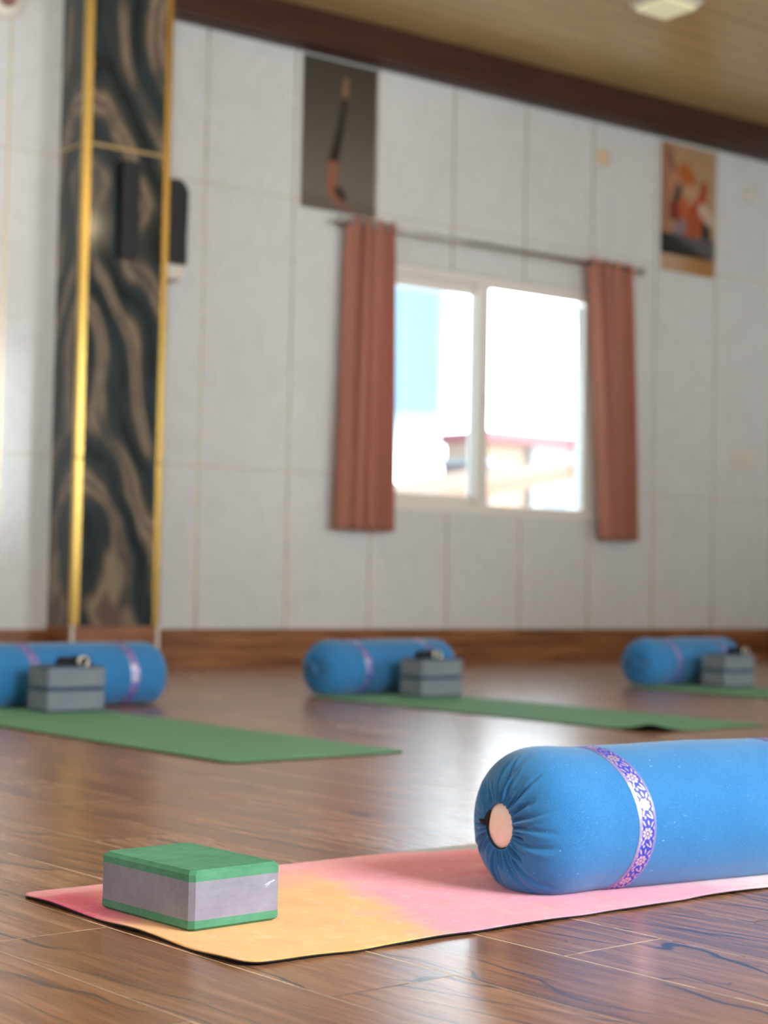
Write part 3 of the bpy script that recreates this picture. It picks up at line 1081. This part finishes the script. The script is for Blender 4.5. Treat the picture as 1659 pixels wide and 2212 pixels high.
def brocade():
    m, T, b = material('brocade_ribbon', rough=0.5)
    uv = T.xyz(T.n('ShaderNodeUVMap', uv_map='ribbon').outputs[0])
    u, v = uv[0], uv[1]          # u metres round, v 0..1 across
    P = 0.036
    k = T.m('DIVIDE', u, 0.046)
    fu = T.m('MULTIPLY', T.m('SUBTRACT', T.m('FRACT', k), 0.5), P)     # metres
    fv = T.m('MULTIPLY', T.m('SUBTRACT', v, 0.5), 0.026)

    def flower(cx_, cy_, R_, pet):
        a = T.m('SUBTRACT', fu, cx_)
        c_ = T.m('SUBTRACT', fv, cy_)
        r = T.m('SQRT', T.m('ADD', T.m('MULTIPLY', a, a), T.m('MULTIPLY', c_, c_)))
        th = T.m('ARCTAN2', c_, a)
        lim = T.m('MULTIPLY', R_, T.m('ADD', 0.72, T.m('MULTIPLY', T.m('ABSOLUTE', T.m('SINE', T.m('MULTIPLY', th, pet / 2.0))), 0.28)))
        body = T.m('LESS_THAN', r, lim)
        # outlined petals with a dot in the middle
        gap = T.m('MULTIPLY', T.m('LESS_THAN', T.m('ABSOLUTE', T.m('SINE', T.m('MULTIPLY', th, pet / 2.0))), 0.30), T.m('GREATER_THAN', r, R_ * 0.36))
        ringgap = T.m('MULTIPLY', T.m('GREATER_THAN', r, R_ * 0.26), T.m('LESS_THAN', r, R_ * 0.40))
        return T.m('MULTIPLY', body, T.m('SUBTRACT', 1.0, T.m('MAXIMUM', gap, ringgap)))

    def leaf(cx_, cy_, L_, w_, ang):
        a = T.m('SUBTRACT', fu, cx_)
        c_ = T.m('SUBTRACT', fv, cy_)
        ca_, sa_ = math.cos(ang), math.sin(ang)
        p = T.m('ADD', T.m('MULTIPLY', a, ca_), T.m('MULTIPLY', c_, sa_))
        q = T.m('SUBTRACT', T.m('MULTIPLY', c_, ca_), T.m('MULTIPLY', a, sa_))
        e_ = T.m('ADD', T.m('POWER', T.m('DIVIDE', T.m('ABSOLUTE', p), L_), 1.6), T.m('POWER', T.m('DIVIDE', T.m('ABSOLUTE', q), w_), 2.0))
        return T.m('LESS_THAN', e_, 1.0)

    mask = flower(0.0, -0.001, 0.0078, 8)
    for args in ((0.012, 0.0055, 0.0045, 0.0012, 0.5), (0.0145, 0.0015, 0.0040, 0.0011, 0.9), (-0.0115, 0.006, 0.0040, 0.0011, -0.5),
                 (0.011, -0.006, 0.0040, 0.0012, -0.4), (-0.0125, -0.006, 0.0042, 0.0012, 0.5), (-0.0135, 0.0005, 0.0034, 0.0011, 0.2),
                 (0.016, -0.004, 0.0020, 0.0014, 0.0), (0.017, 0.0065, 0.0018, 0.0014, 0.0), (-0.007, 0.0085, 0.0022, 0.0010, 0.2), (0.006, 0.0088, 0.0022, 0.0010, -0.2),
                 (0.0075, -0.0092, 0.0022, 0.0009, 0.2), (-0.0065, -0.0094, 0.0022, 0.0009, -0.2)):
        mask = T.m('MAXIMUM', mask, leaf(*args))
    av = T.m('ABSOLUTE', T.m('SUBTRACT', v, 0.5))
    line = T.m('MULTIPLY', T.m('GREATER_THAN', av, 0.365), T.m('LESS_THAN', av, 0.385))
    dots = T.m('MULTIPLY', T.m('MULTIPLY', T.m('GREATER_THAN', av, 0.405), T.m('LESS_THAN', av, 0.46)), T.m('GREATER_THAN', T.m('SINE', T.m('MULTIPLY', u, 2600.0)), -0.1))
    selv = T.m('GREATER_THAN', av, 0.482)
    mask = T.m('MAXIMUM', mask, T.m('MAXIMUM', line, T.m('MAXIMUM', dots, selv)))
    thread = T.noise(T.vec(T.m('MULTIPLY', u, 2500), T.m('MULTIPLY', v, 40)), 1.0, 2)
    blue = T.mix(thread, srgb(30, 50, 170), srgb(56, 72, 196))
    silver = T.mix(thread, srgb(214, 196, 186), srgb(240, 226, 214))
    T.put(b.inputs['Base Color'], T.mix(mask, blue, silver))
    T.put(b.inputs['Metallic'], T.m('MULTIPLY', mask, 0.75))
    T.put(b.inputs['Roughness'], T.m('SUBTRACT', 0.5, T.m('MULTIPLY', mask, 0.12)))
    T.put(b.inputs['Normal'], T.bump(T.m('ADD', mask, T.m('MULTIPLY', thread, 0.4)), 0.35, 0.0004))
    return m


M_blue, M_brocade = cloth_blue(), brocade()
M_core, Tk, bk = material('peach_cotton', srgb(236, 202, 182), 0.85)
kc = Tk.n('ShaderNodeTexCoord').outputs['Object']
Tk.put(bk.inputs['Base Color'], Tk.mix(Tk.noise(kc, 60.0, 3), srgb(252, 236, 222), srgb(247, 220, 200)))
M_cord_shadow, _, _ = material('black_cord_and_shadow', srgb(14, 13, 14), 0.7)

RIB_X = (0.184, BL - 0.184)


def cross(theta, rho):
    """flattened round cross-section; returns y, z (z = 0 on the mat)"""
    y = A_R * rho * np.cos(theta)
    z = A_R * rho * np.sin(theta)
    k = 0.012
    c = CUT
    zz = c + k * np.logaddexp(0, (z - c) / k)
    zz = zz - (k * np.log(2.0)) * np.clip((c + 0.02 - z) / 0.03, 0, 1)
    y = y * (1 + 0.02 * np.clip((-z) / A_R, 0, 1))
    return y, np.maximum(zz, CUT) - CUT


def body_rho(x, theta):
    r = 1.0 + 0.012 * np.sin((x - 0.05) * 9.5) * 0 + 0.014 * np.exp(-((x - 0.085) / 0.035) ** 2) - 0.014 * np.exp(-((x - 0.150) / 0.030) ** 2)
    r = r + 0.012 * np.exp(-((x - 0.42) / 0.10) ** 2) * (1 + 0.4 * np.sin(theta))
    for rx in RIB_X:
        r = r - 0.010 * np.exp(-((x - rx) / 0.022) ** 2)
    r = r + 0.014 * np.exp(-((x - (BL - 0.085)) / 0.035) ** 2)
    return r


def pleat_field(theta, s, seed):
    """grooves that start at the hole and fan out; s = distance from the hole in metres"""
    g = np.random.default_rng(seed)
    h = np.zeros_like(theta)
    n = 92
    for i in range(n):
        a = 2 * math.pi * (i + g.uniform(-0.42, 0.42)) / n
        length = g.choice([0.022, 0.035, 0.05, 0.075, 0.11], p=[0.22, 0.3, 0.24, 0.16, 0.08]) * g.uniform(0.8, 1.2)
        depth = g.uniform(0.0036, 0.0085)
        bend = g.uniform(-0.25, 0.25)
        width = g.uniform(0.0013, 0.0024) * (1 + 0.0)
        d = (theta - a - bend * (s / 0.1) + math.pi) % (2 * math.pi) - math.pi
        rad = 0.036 + 0.78 * np.minimum(s, 0.11)
        dist = d * rad
        w = width * (1 + s / 0.07)
        fall = np.clip(1 - s / length, 0, 1) ** 0.8
        h -= depth * np.exp(-(dist / w) ** 2) * fall
        h += depth * 0.55 * np.exp(-((dist - 2.0 * w) / (1.3 * w)) ** 2) * fall
    # fine ripples right at the elastic edge
    h += 0.0007 * np.sin(theta * 74 + 2 * np.sin(theta * 5)) * np.exp(-s / 0.012)
    return h


def bolster_cover():
    NTH = 900
    prof = []          # (x, rho, s) one end: s measured outward from the hole lip
    D = 0.082
    rho_h = 0.30
    prof.append((0.020, rho_h + 0.02, -0.020))
    prof.append((0.008, rho_h - 0.005, -0.008))
    prof.append((0.003, rho_h, -0.003))
    ph0 = 0.0
    n_dome = 92
    p = 2.5
    for i in range(n_dome + 1):
        t_ = i / n_dome
        rho = rho_h + (1 - rho_h) * math.sin(t_ * math.pi / 2) ** 1.0
        q = (rho - rho_h * 0.55) / (1 - rho_h * 0.55)
        x = D * (1 - (max(0.0, 1 - q ** p)) ** (1 / p)) + 0.001
        prof.append((x, rho, 0.0))
    xs_ = np.linspace(D + 0.002, 0.24, 62)[1:]
    for x in xs_:
        prof.append((float(x), 1.0, 0.0))
    half = prof
    mid = [(float(x), 1.0, 0.3) for x in np.linspace(0.24, BL - 0.24, 70)[1:-1]]
    # distance from the lip along the profile
    X = np.array([q[0] for q in half])
    Rr = np.array([q[1] for q in half]) * A_R
    S = np.zeros(len(half))
    for i in range(4, len(half)):
        S[i] = S[i - 1] + math.hypot(X[i] - X[i - 1], Rr[i] - Rr[i - 1])
    S[:3] = [q[2] for q in half[:3]]
    left = [(X[i], half[i][1], S[i]) for i in range(len(half))]
    right = [(BL - a, b, c) for a, b, c in reversed(left)]
    prof = left + mid + right
    n = len(prof)
    PX = np.array([q[0] for q in prof])[:, None]
    PR = np.array([q[1] for q in prof])[:, None]
    PS = np.array([q[2] for q in prof])[:, None]
    TH = np.linspace(0, 2 * np.pi, NTH, endpoint=False)[None, :]
    TH2, X2 = np.broadcast_to(TH, (n, NTH)), np.broadcast_to(PX, (n, NTH)).copy()
    R2 = np.broadcast_to(PR, (n, NTH)).copy()
    S2 = np.broadcast_to(PS, (n, NTH))
    R2 *= np.where((X2 > 0.0), 1 + (body_rho(X2, TH2) - 1) * np.clip((R2 - 0.5) / 0.5, 0, 1), 1)
    nl = len(left)
    ph = np.zeros((n, NTH))
    ph[:nl] = pleat_field(TH2[:nl], np.maximum(S2[:nl], 0), 3)
    ph[-nl:] = pleat_field(TH2[-nl:], np.maximum(S2[-nl:], 0), 8)
    damp = np.where(S2 <= 0, 0.12 * np.exp(S2 / 0.006), np.clip(0.12 + S2 / 0.009, 0, 1))
    ph = ph * damp
    # profile normal (dx, drho)
    dX = np.gradient(PX[:, 0])
    dR = np.gradient(PR[:, 0] * A_R)
    ln = np.hypot(dX, dR) + 1e-9
    nxv, nrv = -dR / ln, dX / ln
    # pleats are pressed flat where the bolster rests on the mat
    soft = 1 - 0.6 * np.clip((-np.sin(TH2) - 0.75) / 0.25, 0, 1) * (R2 > 0.9)
    X2 = X2 + nxv[:, None] * ph * soft
    R2 = R2 + nrv[:, None] * ph * soft / A_R
    # large soft lumps of the stuffing
    R2 = R2 + 0.006 * np.sin(3 * TH2 + X2 * 11 + 1) * np.sin(X2 * 17 + 0.5) * np.clip(R2, 0, 1)
    Y, Z = cross(TH2, R2)
    verts = np.stack([X2, Y, Z], -1).reshape(-1, 3)
    i, j = np.meshgrid(np.arange(n - 1), np.arange(NTH), indexing='ij')
    j2 = (j + 1) % NTH
    faces = np.stack([i * NTH + j, i * NTH + j2, (i + 1) * NTH + j2, (i + 1) * NTH + j], -1).reshape(-1, 4)
    me = bpy.data.meshes.new('cover')
    me.vertices.add(len(verts))
    me.vertices.foreach_set('co', verts.ravel())
    me.loops.add(faces.size)
    me.loops.foreach_set('vertex_index', faces.ravel().astype(np.int32))
    me.polygons.add(len(faces))
    me.polygons.foreach_set('loop_start', np.arange(0, faces.size, 4, dtype=np.int32))
    me.polygons.foreach_set('use_smooth', np.ones(len(faces), dtype=bool))
    me.update(calc_edges=True)
    me.validate()
    return me


def ribbon_mesh(xc):
    NTH, NW = 360, 8
    w = 0.033
    bm = bmesh.new()
    uvl = bm.loops.layers.uv.new('ribbon')
    th = np.linspace(0, 2 * np.pi, NTH + 1)
    rows = []
    for k in range(NW + 1):
        v = k / NW
        x = xc + (v - 0.5) * w - 0.008 + 0.030 * np.clip(-np.cos(th), 0, 1) ** 1.5
        rho = body_rho(x, th) + 0.006 * np.sin(3 * th + x * 11 + 1) * np.sin(x * 17 + 0.5) + (0.0016 if 0 < k < NW else 0.0006) / A_R
        rho = rho + 0.0022 * np.abs(np.sin(th * 3.5 + 0.4)) ** 6 * 0
        y, z = cross(th, rho)
        rows.append([bm.verts.new((float(a), float(b), float(max(c, 0.0003)))) for a, b, c in zip(x, y, z)])
    seglen = 2 * math.pi * A_R / NTH
    for k in range(NW):
        for i in range(NTH):
            f = bm.faces.new((rows[k][i], rows[k][i + 1], rows[k + 1][i + 1], rows[k + 1][i]))
            for lp, (a, b) in zip(f.loops, ((i, k), (i + 1, k), (i + 1, k + 1), (i, k + 1))):
                lp[uvl].uv = (a * seglen, b / NW)
            f.smooth = True
    me = bpy.data.meshes.new('ribbon')
    bm.to_mesh(me)
    bm.free()
    return me


def make_bolster(label, loc, rz):
    t = thing('yoga_bolster', label, 'bolster', loc, rz, 'blue yoga bolsters with brocade ribbons')
    link('cover', bolster_cover(), M_blue, t)
    for xc in RIB_X:
        link('ribbon', ribbon_mesh(xc), M_brocade, t)
    zc = -CUT
    for s, x0 in ((1, 0.0), (-1, BL)):
        bm = bmesh.new()
        lathe(bm, [(0.001, -0.001), (0.012, -0.0004), (0.024, 0.0015), (0.034, 0.0060), (0.046, 0.017), (0.050, 0.03)], 48, 'X')
        if s < 0:
            bmesh.ops.scale(bm, vec=(-1, 1, 1), verts=bm.verts[:])
        finish('inner_core', bm, M_core, t, True, (x0, 0, zc))
    # black cord end at the far rim; the thin arc is a drawn-in shadow line
    bm = bmesh.new()
    R_ = 0.0355
    tube(bm, [(0.0035, R_ * math.cos(a), R_ * math.sin(a)) for a in np.linspace(math.radians(-10), math.radians(-118) + 2 * math.pi - 2 * math.pi, 30)], 0.0012, 8)
    tube(bm, [(0.004, R_ * math.cos(a) * 0.98, R_ * math.sin(a) * 0.98) for a in np.linspace(math.radians(-12), math.radians(38), 12)], [0.001, 0.003, 0.0045, 0.005, 0.0055, 0.006, 0.006, 0.0055, 0.005, 0.004, 0.003, 0.001], 10)
    tube(bm, [(0.002, 0.035, 0.002), (-0.003, 0.041, 0.003), (-0.004, 0.047, 0.006)], [0.0045, 0.004, 0.001], 8)
    finish('drawcord_and_shadow_line', bm, M_cord_shadow, t, True, (0, 0, zc))
    return t


def far_bolster(*a):
    r = dup(bol, *a)
    for c in r.children:
        if c.name.startswith('inner_core'):
            c.material_slots[0].link = 'OBJECT'
            c.material_slots[0].material = M_blue
    return r


bol = make_bolster('large blue bolster with gathered end on the pink tie-dyed mat', (1.81, 2.11, MAT_T), math.radians(-5.2))
SC = (1.06, 1.0, 1.03)
far_bolster((2.60, 6.03, 0.0074), math.radians(1.0), 'blue bolster at the left on the far end of a green mat', SC)
far_bolster((4.235, 6.17, 0.0074), math.radians(7.0), 'blue bolster in the middle, below the window, on a green mat', SC)
far_bolster((6.215, 6.22, 0.0074), math.radians(7.0), 'blue bolster furthest right at the back of the room', SC)

# ------------------------------------------------------------------ stacked slate blocks and folded straps
M_web, Tw, bw = material('black_webbing', srgb(20, 21, 24), 0.8)
wc_ = Tw.xyz(Tw.n('ShaderNodeTexCoord').outputs['Object'])
Tw.put(bw.inputs['Normal'], Tw.bump(Tw.m('SINE', Tw.m('MULTIPLY', wc_[0], 2500)), 0.4, 0.0006))
M_ring, _, _ = material('nickel_ring', (0.62, 0.58, 0.5), 0.3, 1.0)


def slate_block(label, x, y, z, rz):
    return yoga_block(label, (x, y, z), rz, 0.235, 0.152, 0.082, 0.0085, M_slate, M_navy, 'slate and navy yoga blocks')


def strap(label, x, y, z, rz):
    t = thing('yoga_strap', label, 'strap', (x, y, z), rz, 'black folded yoga straps')
    bm = bmesh.new()
    # flat loops of webbing folded on top of each other
    for k in range(5):
        zz = 0.001 + k * 0.0062
        sh = 0.004 * math.sin(k * 2.3)
        L_, r = 0.066 - 0.003 * k, 0.0026
        pth = [(-L_ + sh, zz), (L_ + sh, zz)] + [(L_ + sh + r * math.cos(a), zz + r + r * math.sin(a)) for a in np.linspace(-1.2, 1.2, 6)] + [(L_ + sh, zz + 2 * r), (-L_ + sh, zz + 2 * r)] + [(-L_ + sh + r * math.cos(a), zz + r + r * math.sin(a)) for a in np.linspace(math.pi - 1.2, math.pi + 1.2, 6)]
        a = [bm.verts.new((p[0], -0.019 + 0.002 * math.sin(k), p[1])) for p in pth]
        b = [bm.verts.new((p[0], 0.019 + 0.002 * math.sin(k), p[1])) for p in pth]
        for i in range(len(pth)):
            i2 = (i + 1) % len(pth)
            bm.faces.new((a[i], a[i2], b[i2], b[i]))
        bm.faces.new(a)
        bm.faces.new(b)
    finish('webbing', bm, M_web, t)
    bm = bmesh.new()
    box(bm, 0.000, 0.038, -0.0275, -0.0245, 0.0, 0.031, 0.001)
    box(bm, 0.000, 0.038, -0.0275, 0.019, 0.0318, 0.0335, 0.0005)
    finish('strap_end', bm, M_web, t)
    for k, dx in enumerate((0.0, 0.006)):
        bm = bmesh.new()
        pts = [(0.019 + dx + 0.019 * math.cos(a), -0.032 - 0.003 * k, 0.014 + 0.019 * math.sin(a)) for a in np.linspace(0, 2 * math.pi, 28, endpoint=False)]
        tube(bm, pts, 0.0028, 10, closed=True)
        finish('buckle_ring', bm, M_ring, t, True)
    return t


stacks = [('left', 2.742, 5.66, math.radians(3)), ('middle', 4.567, 5.835, math.radians(3)), ('far right', 6.50, 5.875, math.radians(3))]
for (nm, x, y, rz), sx_ in zip(stacks, (0.125, 0.075, 0.150)):
    slate_block('lower slate-grey block of the %s stack, standing on a green mat' % nm, x, y, 0.0074, rz)
    slate_block('upper slate-grey block of the %s stack, under a black strap' % nm, x + 0.002, y + 0.001, 0.0898, rz)
    strap('folded black strap with metal ring on the %s stack of blocks' % nm, x + sx_, y + 0.055, 0.1722, rz)

# ------------------------------------------------------------------ outside, seen through the window
def outm(name, c, r=0.8):
    m, T, b = material(name, rough=r)
    n = T.noise(T.n('ShaderNodeTexCoord').outputs['Object'], 0.8, 3)
    T.put(b.inputs['Base Color'], T.mix(T.m('MULTIPLY', n, 0.25), c, tuple(x * 0.85 for x in c)))
    return m


M_render_w = outm('white_render', (0.36, 0.36, 0.35))
M_render_o = outm('orange_render', (0.40, 0.26, 0.18))
M_render_c = outm('pale_cyan_render', (0.18, 0.22, 0.23))
M_roof_r = outm('red_roof', (0.30, 0.09, 0.095))
M_roof_o = outm('orange_tiles', (0.22, 0.12, 0.075))
M_pane, _, _ = material('dark_pane', (0.10, 0.13, 0.15), 0.15)
M_ground = outm('dry_ground', (0.24, 0.22, 0.19))


def bpart(name, t, boxes, m, bevel=0.0):
    bm = bmesh.new()
    for b_ in boxes:
        box(bm, *b_, bevel)
    return finish(name, bm, m, t)


GZ = -3.5
t = thing('building', 'white building with a red flat roof outside the right pane', 'building', (41.5, 45.0, GZ))
bpart('wall', t, [(-1.6, 9, 0, 2, 0, 8.85)], M_render_w)
bpart('roof', t, [(-4.0, 9.4, -0.3, 2.2, 8.85, 9.25)], M_roof_r, 0.04)
bpart('annex', t, [(-3.9, -1.6, 0.3, 2, 0, 8.85)], M_render_o)
for k in range(4):
    bpart('window', t, [(-1.0 + k * 2.2, 0.1 + k * 2.2, -0.05, 0.1, 5.6, 7.0)], M_pane)
t = thing('building', 'lower house with an orange pitched roof outside the left pane', 'building', (31.5, 38.0, GZ))
bm = bmesh.new()
pr = [(-2.6, 6.35), (4.2, 7.75), (4.2, 7.3), (-2.6, 6.0)]
a = [bm.verts.new((x, -0.6, z)) for x, z in pr]
b = [bm.verts.new((x, 5.5, z)) for x, z in pr]
bm.faces.new(a)
bm.faces.new(b)
for i in range(4):
    bm.faces.new((a[i], a[(i + 1) % 4], b[(i + 1) % 4], b[i]))
finish('roof', bm, M_roof_o, t)
bpart('wall', t, [(-2.2, 3.9, 0, 5, 0, 6.2)], M_render_c)
for x_ in (-1.2, 1.6):
    bpart('window', t, [(x_, x_ + 1.0, -0.05, 0.1, 3.9, 5.2)], M_pane)
t = thing('building', 'pale pink block rising behind the orange roofed house', 'building', (35.6, 44.0, GZ))
bpart('wall', t, [(0.7, 1.6, 0, 1.5, 0, 8.0)], outm('pink_render', (0.17, 0.115, 0.115)))
bpart('parapet', t, [(0.6, 1.65, -0.1, 1.6, 8.0, 8.2)], M_render_w)
bm = bmesh.new()
box(bm, -80, 160, 12, 200, GZ - 0.3, GZ)
o = finish('ground', bm, M_ground)
tag(o, 'dry open ground outside beyond the window', 'ground')
